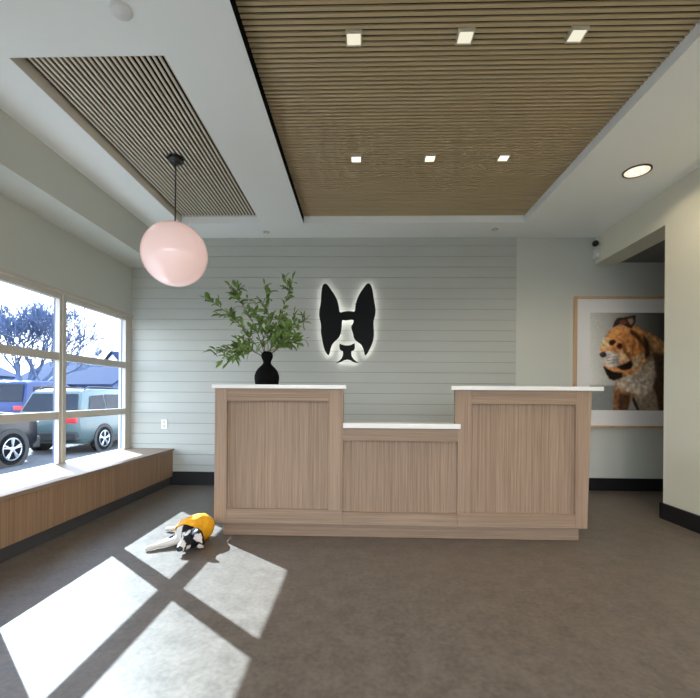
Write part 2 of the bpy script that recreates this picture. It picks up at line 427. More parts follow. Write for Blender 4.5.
# pendant globe
gx, gy, gz, gr = -1.505, 3.22, 2.180, .252
t = thing('pendant_globe_lamp', 'large pale pink glossy glass globe hanging on a black cord from the narrow slatted panel', 'pendant lamp', (gx, gy, ZC + .07))
b = BM(); lathe(b, [(.062, 0), (.062, -.02), (.056, -.03), (.02, -.042), (.012, -.06), (.001, -.06)], (gx, gy, ZC + .07), n=32); autosmooth(obj('ceiling_canopy', b, M['black_metal'], t))
b = BM(); tube(b, [(gx, gy, ZC + .03), (gx, gy, gz + gr)], .0055, 8); obj('cord', b, M['black_metal'], t, True)
b = BM(); lathe(b, [(.001, .016), (.012, .016), (.016, .008), (.03, .003), (.034, -.004)], (gx, gy, gz + gr), n=24, cap=False); autosmooth(obj('shade_cap', b, M['black_metal'], t))
b = BM(); bmesh.ops.create_uvsphere(b, u_segments=64, v_segments=40, radius=gr); bmesh.ops.translate(b, verts=b.verts, vec=(gx, gy, gz)); obj('globe_shade', b, M['opal'], t, True)

# ------------------------------------------------------------------ window bench
t = thing('window_bench', 'long oak bench under the left windows with dark recessed toe kick', 'bench', (-2.45, 1.2, 0))
b = BM(); box(b, XL, -2.177, YB, YW - .013, .398, .425); bevel(b, .003, 1); obj('seat_top', b, M['bench_top'], t)
b = BM()
y = YW - .014
while y > YB:
    y2 = max(YB, y - .61); box(b, -2.215, -2.195, y2 + .001, y - .001, .10, .398); y = y2
obj('front_panel', b, M['bench_front'], t)
b = BM(); box(b, XL, -2.215, YB, YW - .014, .09, .10); obj('bottom_board', b, M['bench_front'], t)
b = BM(); box(b, -2.235, -2.222, YB, YW - .014, 0, .09); obj('toe_kick', b, M['grout'], t)

# ------------------------------------------------------------------ reception desk
YF, YK = 2.97, 3.03
YD = 3.70
t = thing('reception_desk', 'light oak panelled reception desk, high at both ends with a low middle', 'reception desk', (.29, 3.3, 0))
HB = 1.102; HM = .815; Z0 = .106
xa, xb, xc, xd = -1.08, -.134, .688, 1.668
rt = YF + .026
def carcass(x0, x1, z1, x1b=None):
    b = BM(); x1b = x1b or x1
    prism_y(b, [(x0, Z0), (x1b, Z0), (x1, z1), (x0, z1)], rt + .012, YD); return obj('cabinet_body', b, M['veneer_s'], t)
HW_ = .73
carcass(xa + .001, xb - .001, HW_); carcass(xb, xc, HW_); carcass(xc + .001, xd - .020, HW_, xd - .026)
YR = 3.20    # back of the raised parts
b = BM(); box(b, xa + .001, xb - .001, rt + .012, YR, HW_, HB - .001); obj('raised_screen', b, M['veneer_s'], t)
b = BM(); box(b, xb, xc, rt + .012, 3.09, HW_, HM - .001); obj('low_screen', b, M['veneer_s'], t)
b = BM(); prism_z(b, [(xc + .001, rt + .012), (xd - .004, rt + .012), (xd - .004, YR), (xc + .05, YR)], HW_, HB - .001); obj('raised_screen', b, M['veneer_s'], t)
def panel(x0, x1, z0, z1):
    b = BM(); box(b, x0 - .004, x1 + .004, rt, rt + .012, z0 - .004, z1 + .004); obj('inset_panel', b, M['veneer_v'], t)
panel(-.989, -.238, .214, 1.010); panel(xb + .006, .709, .199, .724); panel(.806, 1.556, .207, 1.002)
def rail(x0, x1, z0, z1, nm='rail'):
    b = BM(); box(b, x0, x1, YF, rt + .012, z0, z1); bevel(b, .0012, 1); obj(nm, b, M['veneer_h'], t)
def stile(poly):
    b = BM(); prism_y(b, poly, YF, rt + .012); bevel(b, .0012, 1); obj('stile', b, M['veneer_s'], t)
stile([(xa, Z0), (-.989, Z0), (-.989, HB), (xa, HB)])
stile([(-.238, .214), (xb + .004, .214), (xb + .004, HB), (-.238, HB)])
stile([(.709, .207), (.806, .207), (.806, HB), (xc, HB), (xc, HM + .003), (.709, HM + .003)])
stile([(1.556, Z0), (xd - .026, Z0), (xd, HB), (1.556, HB)])
rail(-.9885, -.2385, 1.010, HB); rail(.8065, 1.5555, 1.002, HB); rail(xb + .0045, .7085, .724, HM)
rail(-.9885, xb + .0035, Z0, .2135); rail(xb + .004, .709, Z0, .199); rail(.7095, 1.5555, Z0, .2065)
b = BM(); box(b, -1.030, 1.612, YK, YD - .03, 0, Z0); obj('toe_kick', b, M['veneer_h'], t)
def slab(poly, z0, z1, label):
    b = BM(); prism_z(b, poly, z0, z1); bevel(b, .003, 2)
    o = obj('countertop', b, M['quartz']); tag(o, label, 'countertop', 'white countertops on the reception desk')
slab([(-1.098, YF - .02), (-.108, YF - .02), (-.108, YR + .03), (-1.098, YR + .03)], HB + .0005, HB + .030, 'white stone countertop on the left raised end of the desk, vase on it')
slab([(.655, YF - .02), (1.742, YF - .02), (1.742, YR + .03), (.712, YR + .03)], HB + .0005, HB + .030, 'white stone countertop on the right raised end of the desk, nothing on it')
slab([(xb + .006, YF - .03), (.722, YF - .03), (.722, YF - .002), (xc - .002, YF - .002), (xc - .002, 3.10), (xb + .006, 3.10)], HM + .0035, HM + .040, 'white stone countertop on the low middle section of the desk')

# ------------------------------------------------------------------ vase with branches
vx, vy, vz = -.722, 3.09, HB + .0302
b = BM(); k = 1 / 128.0
prof = [(10.2, 0), (11.2, .6), (12.0, 6), (11.9, 9), (10.6, 13), (8.6, 16), (6.0, 18.5), (4.2, 20.5), (3.7, 22), (4.2, 24), (5.2, 26), (5.7, 28), (5.4, 30.5), (4.2, 32.2), (3.2, 32.8), (2.6, 32.0), (2.6, 24), (2.6, 20)]
lathe(b, [(r * k, h * k) for r, h in prof], (vx, vy, vz), n=40)
vo = obj('vase', b, M['vase'], None); autosmooth(vo, 60)
tag(vo, 'black gourd-shaped ceramic vase on the left raised countertop', 'vase')
rnd = random.Random(14)
mouth = Vector((vx, vy, vz + 32.5 * k))
def leaf(bm, p, d, n, L, W):
    d = d.normalized(); s = d.cross(n)
    if s.length < 1e-4: s = d.orthogonal()
    s.normalize(); n = s.cross(d)
    pts = [(0, 0, 0), (.25, .38, .03), (.55, .5, .05), (.8, .3, .02), (1, 0, -.06)]
    L_, R_, Mi = [], [], []
    for u, w, h in pts:
        c = p + d * (u * L) + n * (h * L)
        Mi.append(bm.verts.new(c))
        if w:
            L_.append(bm.verts.new(c + s * w * W + n * .18 * W)); R_.append(bm.verts.new(c - s * w * W + n * .18 * W))
    for S in (L_, R_):
        bm.faces.new((Mi[0], Mi[1], S[0])); bm.faces.new((Mi[1], Mi[2], S[1], S[0])); bm.faces.new((Mi[2], Mi[3], S[2], S[1])); bm.faces.new((Mi[3], Mi[4], S[2]))
BR = [((-1.215, 3.10, 1.80), .10, 'leafy green branch reaching far left and up from the black vase'),
      ((-1.055, 3.20, 1.925), .10, 'leafy green branch with the tallest tip on the left side of the vase'),
      ((-.865, 3.28, 1.72), .05, 'short dense green branch just left of the vase centre'),
      ((-.725, 3.12, 1.865), .02, 'upright green branch rising straight above the vase'),
      ((-.540, 3.18, 1.985), -.03, 'tallest leafy branch rising to the right of the vase'),
      ((-.425, 3.10, 1.64), .04, 'leafy branch pointing right toward the dog sign'),
      ((-.500, 3.25, 1.47), .06, 'low leafy branch on the right side of the vase'),
      ((-1.02, 3.06, 1.29), .13, 'drooping green branch hanging low to the left, lowest of all'),
      ((-1.13, 3.18, 1.385), .10, 'green branch arching out flat to the left of the vase'),
      ((-.62, 3.30, 1.70), .02, 'dense green branch behind the others, right of centre')]
for bi, (tip, sag, lab) in enumerate(BR):
    tip = Vector(tip); t = thing('leafy_branch', lab, 'branch', mouth - Vector((0, 0, .05)), 'branches in the black vase')
    off = Vector((rnd.uniform(-.012, .012), rnd.uniform(-.012, .012), 0))
    p0 = mouth + off - Vector((0, 0, .06)); N = 12; pts = []
    ctrl = (p0 + tip) / 2 + Vector((0, 0, sag + .03))
    for i in range(N + 1):
        u = i / N; q = p0 * (1 - u) ** 2 + ctrl * 2 * u * (1 - u) + tip * u * u
        if 0 < i < N: q += Vector((rnd.uniform(-1, 1), rnd.uniform(-1, 1), rnd.uniform(-1, 1))) * .006
        pts.append(q)
    st = BM(); tube(st, pts, [.0036 * (1 - .65 * i / N) for i in range(N + 1)], 6)
    lf = BM()
    twigs = [(pts, .30)]
    for j in range(6):
        i = rnd.randint(2, N - 2); d = (pts[i + 1] - pts[i - 1]).normalized()
        sd = Vector((rnd.uniform(-1, 1), rnd.uniform(-.8, .8), rnd.uniform(-.5, .9))); dd = (d * .9 + sd * .8).normalized()
        ln = rnd.uniform(.08, .17); tw = [pts[i] + dd * ln * q / 4 + Vector((0, 0, -.015 * (q / 4) ** 2)) for q in range(5)]
        tube(st, tw, [.002, .0018, .0015, .0012, .001], 5); twigs.append((tw, 0))
    for tw, u0 in twigs:
        n = len(tw) - 1; cnt = 17 if u0 else 7
        for c in range(cnt):
            u = u0 + (1 - u0) * (c + rnd.random() * .6) / cnt; u = min(u, .999); i = int(u * n); f = u * n - i
            p = tw[i].lerp(tw[i + 1], f); d = (tw[i + 1] - tw[i]).normalized()
            sd = Vector((rnd.uniform(-1, 1), rnd.uniform(-1, 1), rnd.uniform(-1, 1)))
            dd = d * .55 + sd * .8
            leaf(lf, p, dd, Vector((rnd.uniform(-1, 1), rnd.uniform(-1, .2), 1)), rnd.uniform(.056, .092), rnd.uniform(.021, .033))
        leaf(lf, tw[-1], (tw[-1] - tw[-2]), Vector((0, -.5, 1)), .05, .016)
    obj('stem', st, M['stem'], t, True)
    obj('leaves', lf, M['leaf'], t)

# ------------------------------------------------------------------ dog-face sign
S = 6.35
def sg(pts): return [(-.161 + (x / S - 47.6) * .01132, 1.887 - (y / S - 53.8) * .01150) for x, y in pts]
FACE = sg([(158, 92), (140, 105), (133, 160), (131, 220), (120, 270), (122, 310), (135, 355), (132, 400), (140, 440), (150, 490), (165, 530), (185, 550), (192, 525), (200, 490), (215, 465), (240, 445), (258, 420), (266, 380), (268, 340), (270, 322), (290, 327), (320, 322), (343, 322), (340, 345), (326, 362), (330, 385), (340, 410), (345, 440), (365, 460), (390, 475), (405, 500), (412, 530), (418, 550), (435, 530), (455, 490), (470, 450), (474, 410), (470, 360), (470, 325), (482, 290), (483, 250), (472, 200), (465, 150), (455, 110), (440, 93), (425, 93), (405, 120), (380, 155), (360, 200), (352, 240), (350, 272), (330, 268), (300, 267), (275, 272), (252, 280), (248, 240), (240, 205), (220, 165), (195, 130), (175, 102)])
NOSE = sg([(254, 472), (268, 478), (285, 483), (305, 484), (325, 481), (340, 474), (350, 469), (352, 490), (350, 508), (342, 516), (331, 519), (329, 535), (333, 553), (346, 571), (362, 584), (378, 593), (352, 592), (336, 584), (322, 576), (304, 573), (286, 576), (270, 584), (254, 591), (230, 594), (250, 582), (266, 567), (274, 550), (277, 535), (275, 519), (263, 516), (255, 508), (252, 490)])
def smooth_poly(p, it=1):
    for _ in range(it):
        q = []
        for a, b in zip(p, p[1:] + p[:1]):
            q.append((a[0] * .75 + b[0] * .25, a[1] * .75 + b[1] * .25)); q.append((a[0] * .25 + b[0] * .75, a[1] * .25 + b[1] * .75))
        p = q
    return p
def inpoly(p, poly):
    r = False
    for (x1, y1), (x2, y2) in zip(poly, poly[1:] + poly[:1]):
        if (y1 > p.y) != (y2 > p.y) and p.x < (x2 - x1) * (p.y - y1) / (y2 - y1) + x1: r = not r
    return r
t = thing('dog_face_sign', 'backlit black dog face cut-out sign on the shiplap wall', 'sign', (-.16, YW - .05, 1.9))
fz = YW - .07
for nm, poly in (('ears_and_eye_patches', FACE), ('nose_and_mouth', NOSE)):
    b = BM(); prism_y(b, smooth_poly(poly, 2 if poly is FACE else 0), fz - .018, fz); b.normal_update(); bmesh.ops.triangulate(b, faces=[f for f in b.faces if len(f.verts) > 4])
    o = obj(nm, b, M['sign'], t)
    cx = sum(p[0] for p in poly) / len(poly); cz = sum(p[1] for p in poly) / len(poly)
    b = BM()
    # light strip set in from the edge on the back of the cut-out
    pp = smooth_poly(poly, 1); n = len(pp); area = sum(pp[i][0] * pp[(i + 1) % n][1] - pp[(i + 1) % n][0] * pp[i][1] for i in range(n)); sgn = 1 if area > 0 else -1
    inn = []
    for i in range(n):
        a, c, d = Vector(pp[i - 1]), Vector(pp[i]), Vector(pp[(i + 1) % n]); tn = (d - a).normalized(); nn = Vector((-tn.y, tn.x)) * sgn
        i0, i1 = (.020, .030) if poly is FACE else (.006, .012); inn.append((c + nn * i0, c + nn * i1))
    for i in range(n):
        (a, c), (d, e) = inn[i], inn[(i + 1) % n]
        if not all(inpoly(p, pp) for p in (a, c, d, e)): continue
        vs = [b.verts.new((p.x, fz + .004, p.y)) for p in (a, d, e, c)]; b.faces.new(vs)
    obj('light_strip', b, M['led'], o)
    for q in range(0, len(poly), 16): 
        b = BM(); tube(b, [(poly[q][0] * .85 + cx * .15, fz, poly[q][1] * .85 + cz * .15), (poly[q][0] * .85 + cx * .15, YW - .012, poly[q][1] * .85 + cz * .15)], .004, 6); obj('standoff', b, M['black_metal'], o)

# ------------------------------------------------------------------ outlet, camera, sensor
t = thing('wall_outlet', 'white outlet plate on the shiplap wall above the bench end', 'outlet', (-2.298, YW - .012, .708))
b = BM(); box(b, -2.335, -2.261, YW - .02, YW - .012, .65, .766); bevel(b, .003, 2); obj('cover_plate', b, M['white_plastic'], t)
b = BM()
for zz in (.685, .73): box(b, -2.312, -2.284, YW - .022, YW - .019, zz - .014, zz + .014)
obj('socket', b, M['spot_trim'], t)
t = thing('security_camera', 'small black ball security camera on a white bracket high by the hallway header', 'camera', (XR, 4.61, 2.80))
b = BM(); box(b, XR - .012, XR, 4.58, 4.64, 2.79, 2.85); tube(b, [(XR - .008, 4.61, 2.825), (XR - .03, 4.61, 2.81)], .012, 10); obj('bracket', b, M['white_plastic'], t)
b = BM(); bmesh.ops.create_uvsphere(b, u_segments=24, v_segments=16, radius=.034); bmesh.ops.translate(b, verts=b.verts, vec=(XR - .046, 4.61, 2.785)); obj('camera_ball', b, M['black_metal'], t, True)
t = thing('motion_detector', 'small white motion sensor below the black ball camera', 'sensor', (XR, 4.63, 2.67))
b = BM(); box(b, XR - .05, XR, 4.60, 4.66, 2.62, 2.72); bevel(b, .008, 2); obj('housing', b, M['white_plastic'], t)
b = BM(); box(b, XR - .044, XR - .006, 4.597, 4.601, 2.635, 2.675); obj('lens', b, M['mat_board'], t)

# ------------------------------------------------------------------ framed photograph of a bulldog
px0, px1, pz0, pz1 = 2.42, 3.90, .715, 2.205
t = thing('framed_picture', 'large oak framed photograph of a brown and white bulldog on the hallway wall', 'picture', ((px0 + px1) / 2, YW, (pz0 + pz1) / 2))
b = BM(); w = .026; d = .045
box(b, px0, px1, YW - d, YW, pz1 - w, pz1); box(b, px0, px1, YW - d, YW, pz0, pz0 + w); box(b, px0, px0 + w, YW - d, YW, pz0 + w, pz1 - w); box(b, px1 - w, px1, YW - d, YW, pz0 + w, pz1 - w)
obj('frame', b, M['pale_oak'], t)
ix0, ix1, iz0, iz1 = 2.602, 3.72, .915, 2.023
b = BM(); ym = YW - .022
box(b, px0 + w, ix0, ym, ym + .004, pz0 + w, pz1 - w); box(b, ix1, px1 - w, ym, ym + .004, pz0 + w, pz1 - w)
box(b, ix0, ix1, ym, ym + .004, iz1, pz1 - w); box(b, ix0, ix1, ym, ym + .004, pz0 + w, iz0)
obj('mat', b, M['mat_board'], t)
import numpy as np
def art():
    # coordinates: picture space of the print, u right, v down, in the units the shapes were measured in (1 unit = 1/6.35 px)
    NX, NZ = 150, 150
    W_, H_ = 650.0, 620.0          # print spans u 0..650, v 50..670
    U, V = np.meshgrid(np.linspace(-5, 640, NX), np.linspace(50, 668, NZ))
    def inside(poly):
        r = np.zeros_like(U, bool); n = len(poly)
        for i in range(n):
            (x1, y1), (x2, y2) = poly[i], poly[(i + 1) % n]
            if y1 == y2: continue
            c = ((y1 > V) != (y2 > V)) & (U < (x2 - x1) * (V - y1) / (y2 - y1) + x1)
            r ^= c
        return r
    def blur(a, k):
        for _ in range(k):
            p = np.pad(a, 1, mode='edge'); a = (p[1:-1, 1:-1] * 2 + p[:-2, 1:-1] + p[2:, 1:-1] + p[1:-1, :-2] + p[1:-1, 2:]) / 6
        return a
    col = np.zeros(U.shape + (3,))
    def put(mask, c):
        c = np.array(c, float)
        for k in range(3): col[..., k] = col[..., k] * (1 - mask) + c[k] * mask
    g = np.clip((U / 480.0), 0, 1); h = np.clip((V - 50) / 430, 0, 1)
    for k, (a, b_, c) in enumerate(((176, 196, 90), (175, 194, 86), (168, 188, 80))):
        col[..., k] = (a * (1 - h) + b_ * h) * (1 - g * .55)
    put(np.clip((V - 505) / 14, 0, 1) * .9, (112, 115, 113))
    put(np.clip((U - 430) / 120, 0, 1) * .8, (40, 34, 30))
    P_ = lambda poly, c, k=2, a=1.0: put(blur(inside(poly).astype(float), k) * a, c)
    E_ = lambda x, y, rx, ry, c, k=2, a=1.0, rot=0: P_([(x + rx * math.cos(q) * math.cos(rot) - ry * math.sin(q) * math.sin(rot), y + rx * math.cos(q) * math.sin(rot) + ry * math.sin(q) * math.cos(rot)) for q in [i * PI / 14 for i in range(28)]], c, k, a)
    # torso
    P_([(300, 150), (370, 170), (440, 210), (520, 280), (600, 390), (640, 668), (150, 668), (150, 560), (165, 480), (250, 400)], (150, 112, 78))
    P_([(330, 160), (400, 190), (470, 240), (500, 290), (440, 300), (380, 250)], (186, 136, 88), 3, .8)
    P_([(165, 485), (240, 440), (340, 390), (400, 330), (440, 360), (440, 470), (360, 560), (260, 560), (180, 530)], (196, 182, 162), 4, .85)
    P_([(400, 300), (520, 330), (620, 440), (640, 668), (420, 668), (390, 560), (420, 450)], (62, 46, 36), 6, .85)
    P_([(150, 540), (255, 560), (240, 668), (150, 668)], (128, 88, 58), 3)
    P_([(185, 560), (258, 575), (243, 668), (185, 668)], (72, 50, 36), 3, .9)
    P_([(268, 600), (300, 668), (243, 668)], (140, 142, 140), 1)
    P_([(282, 570), (420, 560), (440, 668), (305, 668)], (150, 132, 112), 4, .9)
    P_([(280, 580), (318, 668), (300, 668), (268, 600)], (50, 36, 28), 1)
    P_([(250, 480), (380, 470), (420, 560), (300, 580)], (190, 176, 158), 5, .6)
    # head
    P_([(150, 140), (105, 185), (85, 220), (62, 270), (62, 320), (80, 370), (95, 420), (120, 465), (150, 478), (205, 455), (300, 425), (350, 380), (378, 310), (372, 230), (340, 170), (290, 130), (240, 130), (190, 132)], (198, 134, 82))
    P_([(110, 190), (200, 145), (260, 160), (230, 205), (150, 215)], (214, 146, 88), 4, .8)
    P_([(62, 275), (78, 215), (110, 200), (125, 250), (100, 290)], (214, 178, 140), 4, .8)
    P_([(330, 180), (372, 230), (382, 310), (352, 350), (345, 270)], (44, 30, 24), 3, .9)
    P_([(262, 160), (330, 180), (346, 270), (330, 330), (280, 330), (240, 250)], (196, 120, 62), 4, .7)
    P_([(170, 270), (215, 300), (262, 360), (235, 375), (190, 330)], (216, 186, 150), 3, .8)
    P_([(200, 215), (240, 300), (275, 350), (255, 360), (215, 300)], (120, 64, 32), 3, .7)
    P_([(270, 330), (340, 300), (350, 370), (300, 425), (262, 400)], (206, 180, 140), 4, .9)
    E_(140, 238, 24, 17, (52, 26, 16), 2, .95, -.4); E_(186, 260, 20, 19, (84, 26, 12), 2, .95); E_(188, 258, 8, 8, (20, 8, 6), 1)
    E_(160, 252, 10, 8, (190, 170, 150), 1, .8)
    E_(130, 345, 62, 52, (188, 180, 172), 3, 1, .3); E_(165, 360, 34, 36, (150, 140, 132), 3, .8)
    for q in range(3): P_([(95 + q * 8, 335 + q * 18), (180, 322 + q * 18), (182, 328 + q * 18), (96 + q * 8, 341 + q * 18)], (110, 102, 98), 1, .6)
    E_(80, 316, 21, 18, (42, 38, 40), 1); E_(72, 310, 8, 6, (90, 86, 88), 1, .7)
    P_([(80, 385), (105, 405), (150, 425), (208, 432), (205, 458), (150, 480), (122, 468), (98, 430)], (26, 20, 18), 2)
    P_([(165, 392), (215, 375), (262, 350), (272, 385), (250, 410), (200, 412)], (34, 26, 22), 2)
    # fold lines and fur shading
    for x0_, y0_, x1_, y1_ in ((215, 170, 150, 205), (240, 215, 205, 280), (275, 220, 262, 330), (300, 200, 318, 300), (120, 205, 180, 210), (330, 330, 300, 400)):
        P_([(x0_, y0_), (x0_ + 9, y0_ + 5), (x1_ + 7, y1_ + 7), (x1_, y1_)], (112, 66, 36), 2, .55)
    for x0_, y0_, x1_, y1_ in ((228, 180, 190, 225), (255, 225, 232, 300), (288, 215, 290, 320), (100, 225, 90, 270)):
        P_([(x0_, y0_), (x0_ + 10, y0_ + 4), (x1_ + 9, y1_ + 5), (x1_, y1_)], (232, 176, 116), 2, .5)
    rs2 = np.random.RandomState(9); sel = (np.abs(col[..., 0] - col[..., 2]) > 14)[..., None]
    big = blur(rs2.randn(*U.shape), 8); big /= big.std(); fine_ = blur(rs2.randn(*U.shape), 2); fine_ /= fine_.std()
    col[:] = np.where(sel, col * (1 + .09 * big + .03 * fine_)[..., None], col)
    # ears
    P_([(140, 142), (150, 110), (168, 84), (215, 80), (286, 64), (286, 112), (262, 150), (225, 135), (190, 118), (165, 135)], (46, 30, 24), 1)
    P_([(180, 105), (215, 92), (235, 112), (215, 128), (190, 120)], (120, 72, 54), 2, .9); P_([(232, 92), (270, 82), (274, 110), (256, 130)], (178, 142, 116), 2, .9)
    P_([(250, 150), (300, 180), (345, 240), (350, 280), (300, 220), (255, 180)], (60, 36, 24), 3, .8)
    me = bpy.data.meshes.new('photo_print')
    xs_ = np.linspace(ix0, ix1, NX); zs_ = np.linspace(iz1, iz0, NZ)
    verts = [(x, ym + .0015, z_) for z_ in zs_ for x in xs_]
    faces = [(j * NX + i, (j + 1) * NX + i, (j + 1) * NX + i + 1, j * NX + i + 1) for j in range(NZ - 1) for i in range(NX - 1)]
    me.from_pydata([(x - t.location.x, y - t.location.y, z_ - t.location.z) for x, y, z_ in verts], [], faces)
    ca = me.color_attributes.new('Col', 'FLOAT_COLOR', 'POINT')
    rs = np.random.RandomState(4); nz_ = blur(rs.randn(*U.shape), 1)[..., None]; col = col * (1.13 +   .035 * nz_) * (1.12 - .22 * np.clip((U - 120) / 400, 0, 1))[..., None]; lin = np.clip(col / 255, 0, 1); lin = np.where(lin <= .04045, lin / 12.92, ((lin + .055) / 1.055) ** 2.4)
    buf = np.ones((NX * NZ, 4), np.float32); buf[:, :3] = lin.reshape(-1, 3)
    ca.data.foreach_set('color', buf.ravel())
    me.materials.append(M['print'])
    o = bpy.data.objects.new('photo_print', me); C.objects.link(o); o.parent = t
art()
b = BM(); b.faces.new([b.verts.new((xx, YW - .030, zz)) for xx, zz in ((px0 + w, pz0 + w), (px1 - w, pz0 + w), (px1 - w, pz1 - w), (px0 + w, pz1 - w))]); obj('glazing', b, M['pic_glass'], t)

# ------------------------------------------------------------------ dog lying in the sun
def blob(segs, voxel, name, smooth=4):
    b = BM()
    for p0, p1, r0, r1 in segs:
        p0, p1 = Vector(p0), Vector(p1); L = (p1 - p0).length; n = max(2, int(L / (min(r0, r1) * .35)) + 1)
        for i in range(n):
            u = i / (n - 1); q = bmesh.ops.create_icosphere(b, subdivisions=2, radius=r0 + (r1 - r0) * u)
            bmesh.ops.translate(b, verts=q['verts'], vec=p0.lerp(p1, u))
    me = bpy.data.meshes.new(name + '_src'); b.to_mesh(me); b.free()
    o = bpy.data.objects.new(name + '_src', me); C.objects.link(o)
    r = o.modifiers.new('r', 'REMESH'); r.mode = 'VOXEL'; r.voxel_size = voxel
    s = o.modifiers.new('s', 'SMOOTH'); s.iterations = smooth; s.factor = .5
    dg = bpy.context.evaluated_depsgraph_get(); ev = o.evaluated_get(dg)
    out = bpy.data.meshes.new_from_object(ev); out.name = name
    bpy.data.objects.remove(o); return out
dog = thing('dog', 'black and white dog in a yellow coat lying on the sunlit floor', 'dog', (-1.18, 2.88, 0))
hd = Vector((-1.135, 2.715, .078)); nose_p = Vector((-1.174, 2.632, .048))
ax = (nose_p - hd).normalized()
up = Vector((.80, .10, .55)); up = (up - ax * up.dot(ax)).normalized(); side = ax.cross(up)   # up = towards the crown of the head
segs = [((-1.200, 2.81, .09), (-1.155, 2.90, .09), .088, .092),
        ((-1.155, 2.90, .09), (-1.155, 2.96, .08), .090, .072),
        ((-1.21, 2.84, .075), (-1.18, 2.78, .08), .075, .062),
        ((-1.18, 2.78, .08), hd, .06, .058),
        (hd - ax * .012 + up * .004, hd + ax * .02, .064, .060),
        (hd + ax * .04, nose_p - ax * .012, .044, .034),
        (hd + ax * .05 - up * .02, nose_p - ax * .015 - up * .016, .034, .026),
        ((-1.22, 2.80, .06), (-1.30, 2.765, .034), .045, .026), ((-1.30, 2.765, .034), (-1.40, 2.695, .022), .024, .016), ((-1.40, 2.695, .022), (-1.425, 2.678, .018), .020, .018),
        ((-1.23, 2.85, .06), (-1.31, 2.84, .045), .040, .025), ((-1.31, 2.84, .045), (-1.365, 2.745, .03), .022, .016), ((-1.365, 2.745, .03), (-1.39, 2.725, .022), .019, .016),
        ((-1.17, 2.95, .07), (-1.29, 3.01, .045), .06, .035), ((-1.29, 3.03, .045), (-1.43, 3.06, .026), .028, .017), ((-1.43, 3.06, .026), (-1.48, 3.075, .02), .019, .017),
        ((-1.17, 2.96, .06), (-1.27, 3.05, .04), .055, .03), ((-1.27, 3.05, .04), (-1.37, 3.10, .022), .025, .017)]
me = blob(segs, .0065, 'dog_body')
for p in me.polygons: p.use_smooth = True
ca = me.color_attributes.new('Col', 'FLOAT_COLOR', 'POINT')
BLK, WHT, PNK = rgb(17, 16, 18), rgb(214, 206, 198), rgb(214, 186, 176)
def mixc(a, b_, f): f = max(0, min(1, f)); return tuple(a[i] * (1 - f) + b_[i] * f for i in range(3)) + (1,)
WPATCH = [((-.070, -.045, -.005), .045), ((-.050, -.085, -.018), .043), ((-.034, -.035, .070), .036), ((-.008, -.066, -.030), .021), ((-.075, -.02, .03), .035)]
for i, v in enumerate(me.vertices):
    p = v.co; q = p - hd
    jit = noise.noise(p * 45) * .006
    c = BLK
    if q.length < .16 and p.x > -1.25:
        for ctr, rad in WPATCH:
            if (q - Vector(ctr)).length < rad + jit: c = WHT
    if p.x < -1.215 and p.y < 2.90:
        c = WHT
        if p.y > 2.79 and -1.36 < p.x: c = BLK
    if p.y > 2.93 and p.x < -1.25: c = BLK if p.x > -1.36 + jit else WHT
    ca.data[i].color = c
me.transform(Matrix.Translation(-Vector(dog.location)))
me.materials.append(M['fur'])
o = bpy.data.objects.new('body', me); C.objects.link(o); o.parent = dog
# coat: a slightly larger torso shell, open towards neck and belly
me = blob([((-1.204, 2.815, .093), (-1.155, 2.90, .094), .094, .099), ((-1.155, 2.90, .094), (-1.155, 2.96, .084), .097, .079), ((-1.21, 2.85, .085), (-1.19, 2.80, .088), .088, .078)], .0065, 'dog_coat')
b = BM(); b.from_mesh(me)
kill = [f for f in b.faces if (f.calc_center_median().y < 2.775 + (f.calc_center_median().z - .09) * -.25) or (f.calc_center_median().x < -1.262 and f.calc_center_median().z < .10) or f.calc_center_median().z < .006]
bmesh.ops.delete(b, geom=kill, context='FACES')
for v in b.verts: v.co += Vector((0, -.4, 1)) * (noise.noise(Vector((v.co.x * 9 + v.co.y * 16, v.co.y * 7, 3))) * .009 + noise.noise(v.co * 32) * .004)
o = obj('coat', b, M['coat'], dog, True)
so = o.modifiers.new('thick', 'SOLIDIFY'); so.thickness = .006; so.offset = 0
b = BM(); pts = [Vector((-1.268 + .012 * math.sin(i), 2.80 + .034 * i, .115 + .010 * math.cos(i * 1.3))) for i in range(8)]
tube(b, pts, [.010, .015, .017, .016, .017, .016, .014, .01], 10); obj('coat_hem', b, M['coat_trim'], dog, True)
# ears, nose, eyes
def ear(base, tip, w, nm):
    b = BM(); base, tip = Vector(base), Vector(tip); d = tip - base; sdir = d.cross(Vector((0, -1, .3))).normalized(); n = sdir.cross(d).normalized()
    rows = []
    for u, ww, h in ((0, .75, .0), (.3, 1, .012), (.65, .72, .010), (1, .08, 0)):
        rows.append([b.verts.new(base + d * u + sdir * w * ww * k_ + n * (h - .012 * k_ * k_)) for k_ in (-1, -.5, 0, .5, 1)])
    for r1, r2 in zip(rows, rows[1:]):
        for k_ in range(4): b.faces.new((r1[k_], r1[k_ + 1], r2[k_ + 1], r2[k_]))
    e = obj('ear', b, M['nose'], dog, True); m_ = e.modifiers.new('t', 'SOLIDIFY'); m_.thickness = .006
    b = BM(); rows = []
    for u, ww, h in ((.04, .55, .0), (.35, .86, .015), (.65, .62, .014), (.92, .08, .006)):
        rows.append([b.verts.new(base + d * u + sdir * w * ww * k_ + n * (h - .012 * k_ * k_) + Vector((0, -.006, .002))) for k_ in (-1, -.5, 0, .5, 1)])
    for r1, r2 in zip(rows, rows[1:]):
        for k_ in range(4): b.faces.new((r1[k_], r1[k_ + 1], r2[k_ + 1], r2[k_]))
    obj('inner_ear', b, M['ear_in'], e, True)
M['ear_in'] = pbr('inner_ear_skin', rgb(205, 192, 188), .7)
ear(hd + Vector((.032, -.045, .066)), hd + Vector((.098, -.055, -.018)), .035, 'ear')
ear(hd + Vector((.045, -.01, -.03)), hd + Vector((.075, .02, -.070)), .026, 'ear')
